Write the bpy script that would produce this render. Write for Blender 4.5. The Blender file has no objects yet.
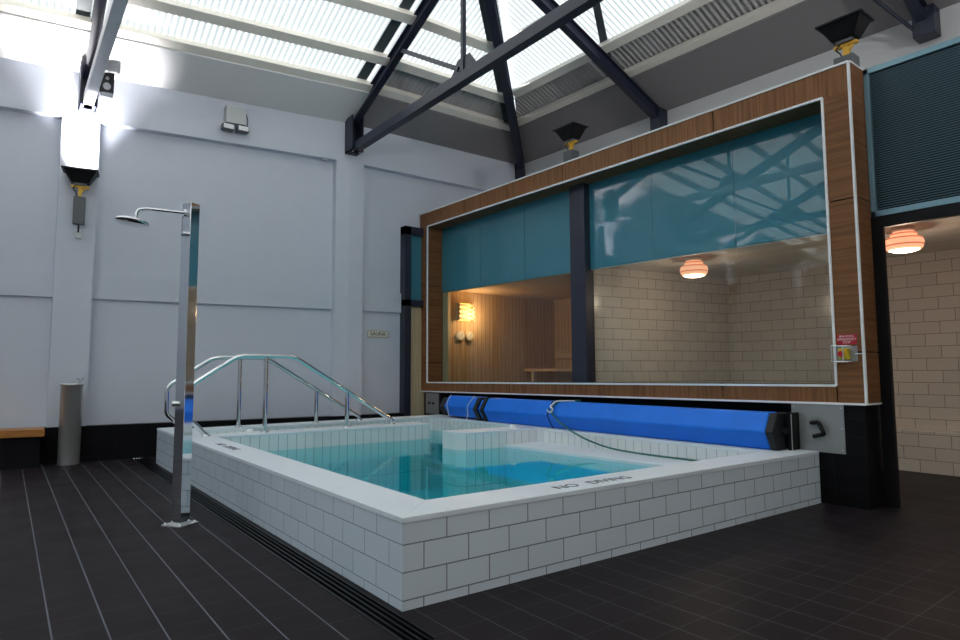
import bpy, bmesh, math, random
from mathutils import Vector, Matrix
random.seed(7)
SC = bpy.context.scene
COL = SC.collection
H = 1.14            # eye height; all coordinates below are given from eye level, floor at -H

# ---------------------------------------------------------------- camera
cam_d = bpy.data.cameras.new('camera'); cam = bpy.data.objects.new('camera', cam_d); COL.objects.link(cam)
cam_d.sensor_width = 36.0; cam_d.lens = 618.35/960*36; cam_d.clip_start = .05; cam_d.clip_end = 200
yaw, pitch, roll = [math.radians(a) for a in (37.4445, 4.6703, -0.24595)]
F = Vector((math.sin(yaw)*math.cos(pitch), math.cos(yaw)*math.cos(pitch), math.sin(pitch)))
R = Vector((math.cos(yaw), -math.sin(yaw), 0)); U = R.cross(F)
R2 = math.cos(roll)*R + math.sin(roll)*U; U2 = -math.sin(roll)*R + math.cos(roll)*U
M = Matrix((R2, U2, -F)).transposed().to_4x4(); M.translation = Vector((0, 0, H)); cam.matrix_world = M
SC.camera = cam
# ---------------------------------------------------------------- light and exposure
SC.view_settings.view_transform = 'Standard'; SC.view_settings.look = 'None'
SC.view_settings.gamma = 1.0; SC.view_settings.use_curve_mapping = False
SC.view_settings.exposure = 0.22
SKY = 1.4
UP_E = 36
world = bpy.data.worlds.new('overcast_sky'); SC.world = world; world.use_nodes = True
bg = world.node_tree.nodes['Background']
tc = world.node_tree.nodes.new('ShaderNodeTexCoord'); sp = world.node_tree.nodes.new('ShaderNodeSeparateXYZ')
rmp = world.node_tree.nodes.new('ShaderNodeValToRGB')
rmp.color_ramp.elements[0].position = 0.0; rmp.color_ramp.elements[0].color = (.55, .6, .7, 1)
rmp.color_ramp.elements[1].position = 0.6; rmp.color_ramp.elements[1].color = (.80, .91, 1, 1)
wl = world.node_tree.links
wl.new(tc.outputs['Generated'], sp.inputs[0]); wl.new(sp.outputs['Z'], rmp.inputs[0]); wl.new(rmp.outputs[0], bg.inputs[0])
bg.inputs[1].default_value = SKY
sun_d = bpy.data.lights.new('sun', 'SUN'); sun_d.energy = 6.5; sun_d.angle = math.radians(3); sun_d.color = (1, .98, .94)
sun = bpy.data.objects.new('sun', sun_d); COL.objects.link(sun); sun.rotation_euler = Vector((.75, -.45, -.62)).to_track_quat('-Z', 'Y').to_euler()
# unseen fill lights added behind the camera to brighten the roof underside
for ux in (-9.5, -4.5, .7, 4.2):
    ul = bpy.data.lights.new('roof_fill_light', 'AREA'); ul.energy = 150; ul.size = .3; ul.color = (1, .98, .96); ul.spread = math.radians(120)
    uo = bpy.data.objects.new('roof_fill_light', ul); COL.objects.link(uo); uo.location = (ux, -3.2, 2.6+H); uo.rotation_euler = Vector((0, .75, 1)).to_track_quat('-Z', 'Y').to_euler()
SC.cycles.use_denoising = True
SC.cycles.max_bounces = 10; SC.cycles.transparent_max_bounces = 16; SC.cycles.transmission_bounces = 6
SC.cycles.caustics_reflective = False; SC.cycles.caustics_refractive = False
SC.cycles.sample_clamp_indirect = 6

# ---------------------------------------------------------------- materials
class NT:
    def __init__(s, name):
        s.m = bpy.data.materials.new(name); s.m.use_nodes = True; s.t = s.m.node_tree
        s.out = s.t.nodes['Material Output']; s.p = s.t.nodes['Principled BSDF']
    def n(s, ty, **k):
        x = s.t.nodes.new(ty)
        for a, b in k.items(): setattr(x, a, b)
        return x
    def l(s, a, b): s.t.links.new(a, b)
    def math(s, op, a, b=None, c=None):
        x = s.n('ShaderNodeMath', operation=op)
        for i, v in enumerate((a, b, c)):
            if v is None: continue
            if isinstance(v, (int, float)): x.inputs[i].default_value = v
            else: s.l(v, x.inputs[i])
        return x.outputs[0]
    def mix(s, f, a, b, blend='MIX'):
        x = s.n('ShaderNodeMix', data_type='RGBA', blend_type=blend)
        for i, v in ((0, f), (6, a), (7, b)):
            if isinstance(v, (int, float)): x.inputs[i].default_value = v
            elif isinstance(v, tuple): x.inputs[i].default_value = (*v, 1)
            else: s.l(v, x.inputs[i])
        return x.outputs[2]
    def pos(s):
        g = s.n('ShaderNodeNewGeometry'); q = s.n('ShaderNodeSeparateXYZ'); s.l(g.outputs['Position'], q.inputs[0])
        return g.outputs['Position'], q.outputs
    def bump(s, h, st=.3, d=.01):
        b = s.n('ShaderNodeBump'); b.inputs['Strength'].default_value = st; b.inputs['Distance'].default_value = d
        s.l(h, b.inputs['Height']); s.l(b.outputs[0], s.p.inputs['Normal'])

def plain(name, col, rough=.5, metal=0, spec=.5, noise=0, scale=8, emit=None, es=0):
    k = NT(name); k.p.inputs['Roughness'].default_value = rough; k.p.inputs['Metallic'].default_value = metal
    k.p.inputs['Specular IOR Level'].default_value = spec
    P, _ = k.pos(); nz = k.n('ShaderNodeTexNoise'); nz.inputs['Scale'].default_value = scale; nz.inputs['Detail'].default_value = 4
    k.l(P, nz.inputs['Vector'])
    a = tuple(c*(1-noise) for c in col); b = tuple(min(1, c*(1+noise)) for c in col)
    k.l(k.mix(nz.outputs['Fac'], a, b), k.p.inputs['Base Color'])
    if emit: k.p.inputs['Emission Color'].default_value = (*emit, 1); k.p.inputs['Emission Strength'].default_value = es
    return k.m

def brick(name, ax, bw, bh, u0, z0, col, mortar_col, ms=.004, offset=.5, rough=.3, var=.06, bstr=.35, spec=.5):
    k = NT(name); k.p.inputs['Specular IOR Level'].default_value = spec; P, q = k.pos()
    u = k.math('SUBTRACT', q['X' if ax == 'x' else 'Y'], u0 - 50*bw); v = k.math('SUBTRACT', q['Z'], z0 + H - 50*bh*2)
    if ax == 'f': u = k.math('SUBTRACT', q['X'], u0-50*bw); v = k.math('SUBTRACT', q['Y'], z0-100*bh)
    c = k.n('ShaderNodeCombineXYZ'); k.l(u, c.inputs[0]); k.l(v, c.inputs[1])
    b = k.n('ShaderNodeTexBrick'); b.offset = offset; b.inputs['Scale'].default_value = 1
    b.inputs['Mortar Size'].default_value = ms/2; b.inputs['Mortar Smooth'].default_value = .1; b.inputs['Bias'].default_value = 0
    b.inputs['Brick Width'].default_value = bw; b.inputs['Row Height'].default_value = bh
    b.inputs['Color1'].default_value = (*[x*(1-var) for x in col], 1); b.inputs['Color2'].default_value = (*[min(1, x*(1+var)) for x in col], 1)
    b.inputs['Mortar'].default_value = (*mortar_col, 1); k.l(c.outputs[0], b.inputs['Vector'])
    nz = k.n('ShaderNodeTexNoise'); nz.inputs['Scale'].default_value = 3; k.l(P, nz.inputs['Vector'])
    k.l(k.mix(k.math('MULTIPLY', nz.outputs['Fac'], .25), b.outputs['Color'], tuple(x*.8 for x in col)), k.p.inputs['Base Color'])
    k.p.inputs['Roughness'].default_value = rough
    k.bump(k.math('SUBTRACT', 1.0, b.outputs['Fac']), bstr, .003)
    return k.m

def wood(name, grain, c1, c2, rough=.5, sc=14, spec=.22):
    k = NT(name); P, _ = k.pos(); mp = k.n('ShaderNodeMapping')
    s = [sc*3]*3; s['xyz'.index(grain)] = sc*.12; mp.inputs['Scale'].default_value = s; k.l(P, mp.inputs['Vector'])
    nz = k.n('ShaderNodeTexNoise'); nz.inputs['Scale'].default_value = 1; nz.inputs['Detail'].default_value = 6; nz.inputs['Distortion'].default_value = .4
    k.l(mp.outputs[0], nz.inputs['Vector'])
    r = k.n('ShaderNodeValToRGB'); r.color_ramp.elements[0].position = .32; r.color_ramp.elements[1].position = .68
    r.color_ramp.elements[0].color = (*c1, 1); r.color_ramp.elements[1].color = (*c2, 1); k.l(nz.outputs['Fac'], r.inputs[0])
    k.l(r.outputs[0], k.p.inputs['Base Color']); k.p.inputs['Roughness'].default_value = rough; k.p.inputs['Specular IOR Level'].default_value = spec
    return k

def planks(name, ax, w, c1, c2):
    k = wood(name, 'z', c1, c2, .55); P, q = k.pos()
    f = k.math('FRACT', k.math('DIVIDE', q[ax], w)); g = k.math('LESS_THAN', f, .07)
    src = k.p.inputs['Base Color'].links[0].from_socket
    k.l(k.mix(g, src, tuple(x*.25 for x in c1)), k.p.inputs['Base Color'])
    return k.m

def clear(name, tint, ior=1.5, rough=0.0, bump=None):
    k = NT(name); fr = k.n('ShaderNodeFresnel'); gg = k.n('ShaderNodeNewGeometry')
    k.l(k.math('ADD', ior, k.math('MULTIPLY', gg.outputs['Backfacing'], 1/ior-ior)), fr.inputs['IOR'])
    tr = k.n('ShaderNodeBsdfTransparent'); tr.inputs[0].default_value = (*tint, 1)
    gl = k.n('ShaderNodeBsdfGlossy'); gl.inputs['Roughness'].default_value = rough
    mx = k.n('ShaderNodeMixShader'); k.l(fr.outputs[0], mx.inputs[0]); k.l(tr.outputs[0], mx.inputs[1]); k.l(gl.outputs[0], mx.inputs[2])
    k.l(mx.outputs[0], k.out.inputs['Surface'])
    if bump:
        P, _ = k.pos(); mp = k.n('ShaderNodeMapping'); mp.inputs['Scale'].default_value = (1, 1.6, 1); k.l(P, mp.inputs['Vector'])
        nz = k.n('ShaderNodeTexNoise'); nz.inputs['Scale'].default_value = 9; nz.inputs['Detail'].default_value = 3; k.l(mp.outputs[0], nz.inputs['Vector'])
        b = k.n('ShaderNodeBump'); b.inputs['Strength'].default_value = bump; b.inputs['Distance'].default_value = .02
        k.l(nz.outputs['Fac'], b.inputs['Height']); k.l(b.outputs[0], gl.inputs['Normal']); k.l(b.outputs[0], fr.inputs['Normal'])
    return k.m

PLAST = plain('painted_render', (.62, .66, .75), .6, noise=.03)
PLAST_R = plain('painted_render_side', (.62, .62, .63), .7, noise=.03)
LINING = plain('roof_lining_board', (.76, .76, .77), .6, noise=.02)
LINING_R = plain('shaded_lining_board', (.24, .225, .235), .7, noise=.03)  # same lining, its colour darkened for the side the uplighters leave dim
CREAM = plain('cream_paint', (.88, .84, .76), .5, noise=.03)
STEEL_D = plain('navy_painted_steel', (.018, .022, .045), .42, noise=.2)
STEEL_W = plain('pale_steel', (.85, .85, .90), .4, metal=.1, noise=.1)  # on the left tie beam this pale colour carries the uplighter's glow
BLACK = plain('black_coating', (.006, .006, .007), .5, spec=.2)
BLACKG = plain('black_gloss', (.005, .006, .007), .3, spec=.15)
CHROME = plain('chrome', (.78, .80, .82), .06, metal=1)
STAIN = plain('brushed_stainless', (.62, .62, .61), .42, metal=.8, noise=.12, scale=5)
PANEL = plain('dull_stainless_sheet', (.34, .35, .35), .45, metal=.5, noise=.12, scale=6)
WHITE_T = plain('white_trim', (.93, .94, .95), .4)
ALU = plain('pale_blue_aluminium', (.22, .38, .46), .4, metal=.3)
SLAT = plain('blue_grey_louvre', (.09, .17, .22), .45)
YEL = plain('yellow_paint', (.75, .42, .02), .4)
YELB = plain('yellow_plastic', (.85, .62, .02), .4)
RED = plain('red_plastic', (.65, .01, .02), .35)
SIGNR = plain('red_sign_face', (.50, .01, .03), .4)
GREYP = plain('grey_plastic', (.10, .11, .12), .45)
GREYL = plain('pale_grey_plastic', (.55, .58, .58), .45)
IVORY = plain('ivory_sign_plate', (.74, .71, .62), .5)
INK = plain('dark_ink', (.03, .03, .045), .6)
INK2 = plain('faded_dark_marking', (.10, .11, .14), .6)
BLUE = plain('blue_foam_cover', (.002, .19, .88), .55, noise=.12, scale=5)
STRAP = plain('black_webbing', (.010, .012, .015), .6)
HOSE = plain('green_hose', (.01, .14, .11), .4)
CORD = plain('white_cord', (.75, .75, .75), .6)
COPE = plain('white_coping', (.76, .82, .88), .5, noise=.06, scale=2.5)
TILE_F = brick('pool_wall_tile_front', 'x', .265, .130, 1.55+.25, -.703, (.68, .75, .82), (.16, .19, .23), ms=.007, rough=.25, var=.03, bstr=.6)
TILE_L = brick('pool_wall_tile_left', 'y', .265, .130, 2.905, -.703, (.68, .77, .86), (.26, .32, .38), ms=.006, rough=.25, var=.03)
TILE_IX = brick('pool_lining_tile_x', 'x', .105, .6, 0, -.703-.6, (.82, .86, .87), (.26, .32, .38), ms=.006, offset=0, rough=.2, var=.03)
TILE_IY = brick('pool_lining_tile_y', 'y', .105, .6, 0, -.703-.6, (.82, .86, .87), (.26, .32, .38), ms=.006, offset=0, rough=.2, var=.03)
TILE_BOT = brick('pool_floor_tile', 'f', .105, .105, 0, 0, (.60, .92, .94), (.38, .66, .70), ms=.006, offset=0, rough=.3, var=.03)
CT_X = brick('cream_tile_x', 'x', .30, .14, 0, -1.14, (.58, .53, .48), (.20, .16, .13), ms=.007, rough=.18, var=.06)
CT_Y = brick('cream_tile_y', 'y', .30, .14, 0, -1.14, (.58, .53, .48), (.20, .16, .13), ms=.007, rough=.18, var=.06)
BT_X = brick('black_tile_x', 'x', .20, .20, 0, -.68, (.008, .008, .010), (.02, .022, .026), ms=.004, offset=0, rough=.35, var=.1, spec=.12)
BT_Y = brick('black_tile_y', 'y', .30, .145, 0, -.703, (.006, .006, .007), (.022, .024, .028), ms=.004, offset=0, rough=.4, var=.1, spec=.12)
WOOD_V = wood('veneer_upright_grain', 'z', (.17, .070, .026), (.30, .133, .056)).m
WOOD_H = wood('veneer_level_grain', 'y', (.16, .066, .025), (.27, .120, .050)).m
WOOD_X = wood('veneer_cross_grain', 'x', (.16, .066, .025), (.27, .120, .050)).m
SAUNA_X = planks('sauna_boards_x', 'X', .09, (.46, .30, .15), (.62, .44, .25))
SAUNA_Y = planks('sauna_boards_y', 'Y', .09, (.46, .30, .15), (.62, .44, .25))
PINE = wood('pale_pine', 'z', (.50, .40, .24), (.66, .56, .38), .6).m
PINE_Y = wood('pale_pine_beam', 'y', (.42, .28, .15), (.58, .42, .25), .6).m
BENCHW = wood('orange_bench_timber', 'x', (.34, .13, .03), (.48, .21, .06), .4).m

def floor_mat():
    k = NT('dark_floor_tile'); P, q = k.pos()
    def line(s, off, w):
        f = k.math('FRACT', k.math('ADD', k.math('DIVIDE', k.math('SUBTRACT', s, off), .2), 100.5))
        return k.math('LESS_THAN', k.math('ABSOLUTE', k.math('SUBTRACT', f, .5)), w)
    lx = line(q['X'], .0118, .016); ly = line(q['Y'], .125, .012)
    left = k.math('LESS_THAN', q['X'], 1.5)
    row = k.math('FLOOR', k.math('DIVIDE', k.math('SUBTRACT', q['X'], .0118), .2))
    nz = k.n('ShaderNodeTexNoise'); nz.inputs['Scale'].default_value = 2.2; nz.inputs['Detail'].default_value = 5; k.l(P, nz.inputs['Vector'])
    fine = k.n('ShaderNodeTexNoise'); fine.inputs['Scale'].default_value = 60; k.l(P, fine.inputs['Vector'])
    base = k.mix(nz.outputs['Fac'], (.014, .010, .0115), (.024, .018, .0205))
    base = k.mix(k.math('MULTIPLY', fine.outputs['Fac'], .5), base, (.010, .009, .012))
    c1 = k.mix(k.math('MULTIPLY', ly, .75), base, (.05, .05, .056))
    lxs = k.math('MULTIPLY', lx, k.math('ADD', .45, k.math('MULTIPLY', left, .55)))
    c2 = k.mix(lxs, c1, (.14, .15, .175))
    k.l(c2, k.p.inputs['Base Color'])
    k.l(k.math('ADD', .34, k.math('MULTIPLY', nz.outputs['Fac'], .2)), k.p.inputs['Roughness'])
    k.p.inputs['Specular IOR Level'].default_value = .06
    h = k.math('SUBTRACT', 1.0, k.math('MAXIMUM', lx, ly)); k.bump(h, .3, .002)
    return k.m
FLOOR = floor_mat()

def sheet_mat():
    k = NT('translucent_fibreglass_sheet'); t = k.t
    tr = k.n('ShaderNodeBsdfTranslucent'); tr.inputs[0].default_value = (.80, .82, .80, 1)
    df = k.n('ShaderNodeBsdfDiffuse'); df.inputs[0].default_value = (.75, .75, .73, 1)
    mx = k.n('ShaderNodeMixShader'); mx.inputs[0].default_value = .45
    k.l(tr.outputs[0], mx.inputs[1]); k.l(df.outputs[0], mx.inputs[2]); k.l(mx.outputs[0], k.out.inputs['Surface'])
    return k.m
SHEET = sheet_mat()
SHEET_G = plain('opaque_grey_sheet', (.42, .41, .41), .5)
SHEET_D = plain('dark_roof_sheet', (.06, .08, .09), .5)
GLASS = clear('clear_glass', (.90, .94, .93), 1.5)
WATER = clear('water_surface', (.58, .96, 1.0), 1.33, 0, .03)
def water_vol():
    t = WATER.node_tree; v = t.nodes.new('ShaderNodeVolumeAbsorption'); v.inputs['Color'].default_value = (.0, .92, .95, 1); v.inputs['Density'].default_value = 1.2
    t.links.new(v.outputs[0], t.nodes['Material Output'].inputs['Volume'])
water_vol()
def teal():
    k = NT('teal_backpainted_glass'); k.p.inputs['Base Color'].default_value = (.030, .21, .29, 1); k.p.inputs['Roughness'].default_value = .5
    k.p.inputs['Coat Weight'].default_value = 1; k.p.inputs['Coat Roughness'].default_value = 0; k.p.inputs['Coat IOR'].default_value = 1.5
    return k.m
TEAL = teal()
def emis(name, c, s):
    k = NT(name); k.p.inputs['Base Color'].default_value = (*c, 1); k.p.inputs['Emission Color'].default_value = (*c, 1); k.p.inputs['Emission Strength'].default_value = s; return k.m
LAMP_W = emis('lit_lamp_diffuser', (1, .80, .55), 9)
LAMP_O = emis('lit_orange_glass', (1, .46, .26), .85)
LAMP_B = emis('lit_deep_orange_glass', (.75, .22, .10), .5)
LAMP_S = emis('lit_sauna_lamp', (1, .50, .10), 3)
TUBE = emis('floodlight_lens', (1, .95, .9), 1.0)

# ---------------------------------------------------------------- mesh helpers
class Mb:
    def __init__(s): s.v = []; s.f = []; s.sm = []
    def add(s, vs, fs, smooth=False):
        o = len(s.v); s.v += [Vector(a) for a in vs]; s.f += [[i+o for i in f] for f in fs]; s.sm += [smooth]*len(fs); return s
    def quad(s, *p): return s.add(p, [list(range(len(p)))])
    def hexa(s, b, t):      # two rings of four points
        return s.add(list(b)+list(t), [(3, 2, 1, 0), (4, 5, 6, 7), (0, 1, 5, 4), (1, 2, 6, 5), (2, 3, 7, 6), (3, 0, 4, 7)])
    def box(s, a, b):
        x0, y0, z0 = a; x1, y1, z1 = b
        return s.hexa([(x0, y0, z0), (x1, y0, z0), (x1, y1, z0), (x0, y1, z0)], [(x0, y0, z1), (x1, y0, z1), (x1, y1, z1), (x0, y1, z1)])
    def slab(s, pts, z0, z1):
        n = len(pts); vs = [(x, y, z0) for x, y in pts]+[(x, y, z1) for x, y in pts]
        return s.add(vs, [list(range(n))[::-1], list(range(n, 2*n))]+[(i, (i+1) % n, n+(i+1) % n, n+i) for i in range(n)])
    def beam(s, p, q, w, h, up=(0, 0, 1)):
        p, q = Vector(p), Vector(q); d = (q-p).normalized(); sd = d.cross(Vector(up)).normalized(); u = sd.cross(d)
        r = [(-w/2, -h/2), (w/2, -h/2), (w/2, h/2), (-w/2, h/2)]
        return s.hexa([p+sd*a+u*b for a, b in r], [q+sd*a+u*b for a, b in r])
    def ibeam(s, p, q, w, h, t=.014):
        s.beam(p, q, t, h)
        p, q = Vector(p), Vector(q); d = (q-p).normalized(); u = d.cross(Vector((0, 0, 1))).normalized().cross(d)
        for sg in (-1, 1): s.beam(p+u*sg*(h/2-t/2), q+u*sg*(h/2-t/2), w, t)
        return s
    def tube(s, pts, r, n=12, closed=False, caps=True):
        pts = [Vector(p) for p in pts]; rs = r if isinstance(r, (list, tuple)) else [r]*len(pts)
        N = len(pts); ring = []; prev = None
        for i, p in enumerate(pts):
            a = pts[i-1] if (i or closed) else p; b = pts[(i+1) % N] if (i < N-1 or closed) else p
            d = (b-a).normalized()
            if prev is None: e = d.orthogonal().normalized()
            else:
                e = prev-d*prev.dot(d)
                e = e.normalized() if e.length > 1e-6 else d.orthogonal().normalized()
            prev = e; g = d.cross(e)
            ring.append([p+(e*math.cos(2*math.pi*k/n)+g*math.sin(2*math.pi*k/n))*rs[i] for k in range(n)])
        vs = [v for q in ring for v in q]; fs = []
        for i in range(N if closed else N-1):
            for k in range(n):
                a = i*n+k; b = i*n+(k+1) % n; c = ((i+1) % N)*n+(k+1) % n; d = ((i+1) % N)*n+k; fs.append((a, b, c, d))
        s.add(vs, fs, True)
        if caps and not closed: s.add(ring[0], [list(range(n))[::-1]]); s.add(ring[-1], [list(range(n))])
        return s
    def lathe(s, c, prof, n=32):   # prof: (r,z) list, around vertical axis
        vs = [(c[0]+r*math.cos(2*math.pi*k/n), c[1]+r*math.sin(2*math.pi*k/n), c[2]+z) for r, z in prof for k in range(n)]
        fs = [(i*n+k, i*n+(k+1) % n, (i+1)*n+(k+1) % n, (i+1)*n+k) for i in range(len(prof)-1) for k in range(n)]
        return s.add(vs, fs, True)
    def build(s, name, mat, parent=None, bevel=0, seg=2):
        me = bpy.data.meshes.new(name); o = bpy.data.objects.new(name, me)
        off = Vector((0, 0, H))
        if parent is not None:
            w = Vector((0, 0, 0)); p = parent
            while p is not None: w += p.location; p = p.parent
            base = w
            o.parent = parent; org = Vector((0, 0, 0))
            # a child that itself carries sub-parts keeps its origin at its parent's origin
            me.from_pydata([v+off-base for v in s.v], [], s.f)
        else:
            me.from_pydata([v+off for v in s.v], [], s.f)
        bm = bmesh.new(); bm.from_mesh(me); bmesh.ops.recalc_face_normals(bm, faces=bm.faces); bm.to_mesh(me); bm.free()
        for p_, sm in zip(me.polygons, s.sm): p_.use_smooth = sm
        me.materials.append(mat); COL.objects.link(o)
        if bevel:
            b = o.modifiers.new('bevel', 'BEVEL'); b.width = bevel; b.segments = seg; b.limit_method = 'ANGLE'
        return o

def thing(name, loc, label=None, cat=None, group=None, kind=None):
    o = bpy.data.objects.new(name, None); COL.objects.link(o); o.empty_display_size = .1
    o.location = Vector(loc)+Vector((0, 0, H)); return tag(o, label, cat, group, kind)
def tag(o, label=None, cat=None, group=None, kind=None):
    for a, b in (('label', label), ('category', cat), ('group', group), ('kind', kind)):
        if b: o[a] = b
    return o
def struct(mb, name, mat, parent=None, **k):
    o = mb.build(name, mat, parent, **k)
    if parent is None: o['kind'] = 'structure'
    return o
def text_mesh(name, body, size, mat, parent, mtx, extr=.0015, align='CENTER', sx=1.0, bold=0):
    cu = bpy.data.curves.new('tmp', 'FONT'); cu.body = body; cu.size = size; cu.extrude = extr; cu.align_x = align; cu.align_y = 'CENTER'; cu.offset = bold
    o = bpy.data.objects.new('tmp', cu); COL.objects.link(o)
    dg = bpy.context.evaluated_depsgraph_get(); dg.update()
    me = bpy.data.meshes.new_from_object(o.evaluated_get(dg)); bpy.data.objects.remove(o)
    me.transform(Matrix.Diagonal((sx, 1, 1, 1))); me.transform(mtx)
    w = Vector((0, 0, 0)); p = parent
    while p is not None: w += p.location; p = p.parent
    me.transform(Matrix.Translation(Vector((0, 0, H))-w)); me.materials.clear(); me.materials.append(mat)
    t = bpy.data.objects.new(name, me); COL.objects.link(t); t.parent = parent; return t
def frame(o, ex, ey):   # matrix with given origin, text x axis and text up axis
    ex = Vector(ex).normalized(); ey = Vector(ey).normalized(); ez = ex.cross(ey)
    m = Matrix((ex, ey, ez)).transposed().to_4x4(); m.translation = Vector(o); return m
def smooth_path(pts, r=.06, n=5):   # round the corners of a polyline
    pts = [Vector(p) for p in pts]; out = [pts[0]]
    for a, b, c in zip(pts, pts[1:], pts[2:]):
        d1 = (a-b); d2 = (c-b); k = min(r, d1.length*.49, d2.length*.49); p = b+d1.normalized()*k; q = b+d2.normalized()*k
        for i in range(n+1): t = i/n; out.append(p*(1-t)**2+b*2*t*(1-t)+q*t*t)
    out.append(pts[-1]); return out

# ---------------------------------------------------------------- plan of the hall
ZE = 3.99           # eaves
SL = .40            # roof slope
FL = -H
def yw(x):          # face of the long back wall
    return 9.5-.1575*(x-.8) if x <= 4.25 else 8.957-.0269*(x-4.25)
def xw(y): return 7.785+.0428*(8.86-y)      # face of the end wall
WX0 = -15; YB = -3.6
RIDGE_Y = 2.6
def wn(x): # unit direction along the wall
    d = Vector((1, -.1575 if x <= 4.25 else -.0269, 0)); return d.normalized()

# ---------------------------------------------------------------- floor
m = Mb()
m.slab([(WX0, YB), (1.39, YB), (1.39, 9.9), (WX0, 12.1)], FL-.1, FL)
m.slab([(1.39, YB), (9, YB), (9, 2.3), (1.39, 2.3)], FL-.1, FL)
m.slab([(1.51, 2.3), (5.58, 2.3), (5.58, 2.56), (1.51, 2.7)], FL-.1, FL)
m.slab([(1.51, 2.7), (1.60, 2.7), (1.60, 9.6), (1.51, 9.6)], FL-.1, FL)
m.slab([(1.39, 2.3), (1.51, 2.3), (1.51, 9.6), (1.39, 9.6)], FL-.1, FL-.03)
m.slab([(1.6, 8.35), (5.6, 8.35), (5.6, 9.1), (1.6, 9.6)], FL-.1, FL)
m.slab([(5.58, 2.3), (9, 2.3), (9, 8.35), (5.58, 8.35)], FL-.1, FL)
struct(m, 'floor', FLOOR)

# ---------------------------------------------------------------- back wall
RC = .13            # depth of the recessed panels
cols = [(.44, .86), (-3.05, -2.63), (-6.5, -6.08), (-9.95, -9.53), (-13.4, -12.98)]
cols = cols + [(4.03, 4.49)]
m = Mb()
def wallbox(mb, x0, x1, z0, z1, o0, o1):
    segs = [(x0, x1)] if not (x0 < 4.25 < x1) else [(x0, 4.25), (4.25, x1)]
    for a, b in segs:
        mb.hexa([(a, yw(a)+o0, z0), (b, yw(b)+o0, z0), (b, yw(b)+o1, z0), (a, yw(a)+o1, z0)], [(a, yw(a)+o0, z1), (b, yw(b)+o0, z1), (b, yw(b)+o1, z1), (a, yw(a)+o1, z1)])
DX0, DX1 = 5.24, 5.80
wallbox(m, WX0, DX0, FL, ZE, RC, .4)
wallbox(m, DX1, 8.2, FL, ZE, RC, .4)
wallbox(m, DX0, DX1, 2.44, ZE, RC, .4)
struct(m, 'wall_back', PLAST)
m = Mb(); wallbox(m, WX0, 8.1, 3.35, ZE, 0, RC); struct(m, 'trim_1', PLAST)          # lintel beam
n = 2
for a, b in cols:
    m = Mb(); wallbox(m, a, b, -.70, 3.35, 0, RC); struct(m, 'trim_%d' % n, PLAST); n += 1
edges = sorted(cols)
spans = [(b[1], c[0]) for b, c in zip(edges, edges[1:])]+[(WX0, edges[0][0]), (edges[-1][1], DX0)]
for a, b in spans:
    m = Mb(); wallbox(m, a, b, .97, 1.30, RC-.035, RC); struct(m, 'trim_%d' % n, PLAST); n += 1
m = Mb(); wallbox(m, WX0, DX0, FL, -.69, -.012, RC); struct(m, 'baseboard_back', BT_X)

# end wall above the rooms, left wall and wall behind
m = Mb()
for y0, y1 in ((YB, 2), (2, 6), (6, 8.95)):
    m.hexa([(xw(y0), y0, 2.3), (xw(y0)+.3, y0, 2.3), (xw(y1)+.3, y1, 2.3), (xw(y1), y1, 2.3)], [(xw(y0), y0, ZE), (xw(y0)+.3, y0, ZE), (xw(y1)+.3, y1, ZE), (xw(y1), y1, ZE)])
struct(m, 'wall_right', PLAST_R)
m = Mb().box((WX0-.3, YB, FL), (WX0, 12.2, 8)); struct(m, 'wall_left', PLAST)
m = Mb().box((WX0, YB-.3, FL), (8.6, YB, ZE)); struct(m, 'wall_front', PLAST_R)

# ---------------------------------------------------------------- roof
ROOF = thing('ceiling', (0, 8, ZE), kind='structure')
def hipd(x):      # slope distance at which the hip is met above eave-abscissa x, W slope
    return max(0.0, 7.79-x) if x > 4.25 else 99
def PW(x, d, h=0): return Vector((x, yw(x)-d, ZE+SL*d+h))
def PY(y, d, h=0): return Vector((xw(y)-d, y, ZE+SL*d+h))
DR = 6.2
def strip_w(x0, x1, d0, d1, h, mat, name, thick=.02):
    m = Mb()
    xs = [x0, x1] if not x0 < 4.25 < x1 else [x0, 4.25, x1]
    for a, b in zip(xs, xs[1:]):
        def cl(x, d): return min(x, 7.79-d) if x > 4.25 else x
        p = [PW(cl(a, d0), d0, h), PW(cl(b, d0), d0, h), PW(cl(b, d1), d1, h), PW(cl(a, d1), d1, h)]
        m.hexa(p, [q+Vector((0, 0, thick)) for q in p])
    return m.build(name, mat, ROOF)
def strip_y(y0, y1, d0, d1, h, mat, name, thick=.02):
    m = Mb(); cl = lambda y, d: min(y, 8.87-d)
    p = [PY(cl(y0, d0), d0, h), PY(cl(y1, d0), d0, h), PY(cl(y1, d1), d1, h), PY(cl(y0, d1), d1, h)]
    m.hexa(p, [q+Vector((0, 0, thick)) for q in p]); return m.build(name, mat, ROOF)
# lining boards at the eaves
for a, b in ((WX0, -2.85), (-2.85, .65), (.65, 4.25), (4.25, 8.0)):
    strip_w(a, b, -.02, .66, -.01, LINING if a < 4 else LINING_R, 'eaves_lining')  # right-hand bay takes the tone with shade in its colour
strip_y(YB, 8.9, -.02, .78, -.01, LINING_R, 'eaves_lining')
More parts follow.
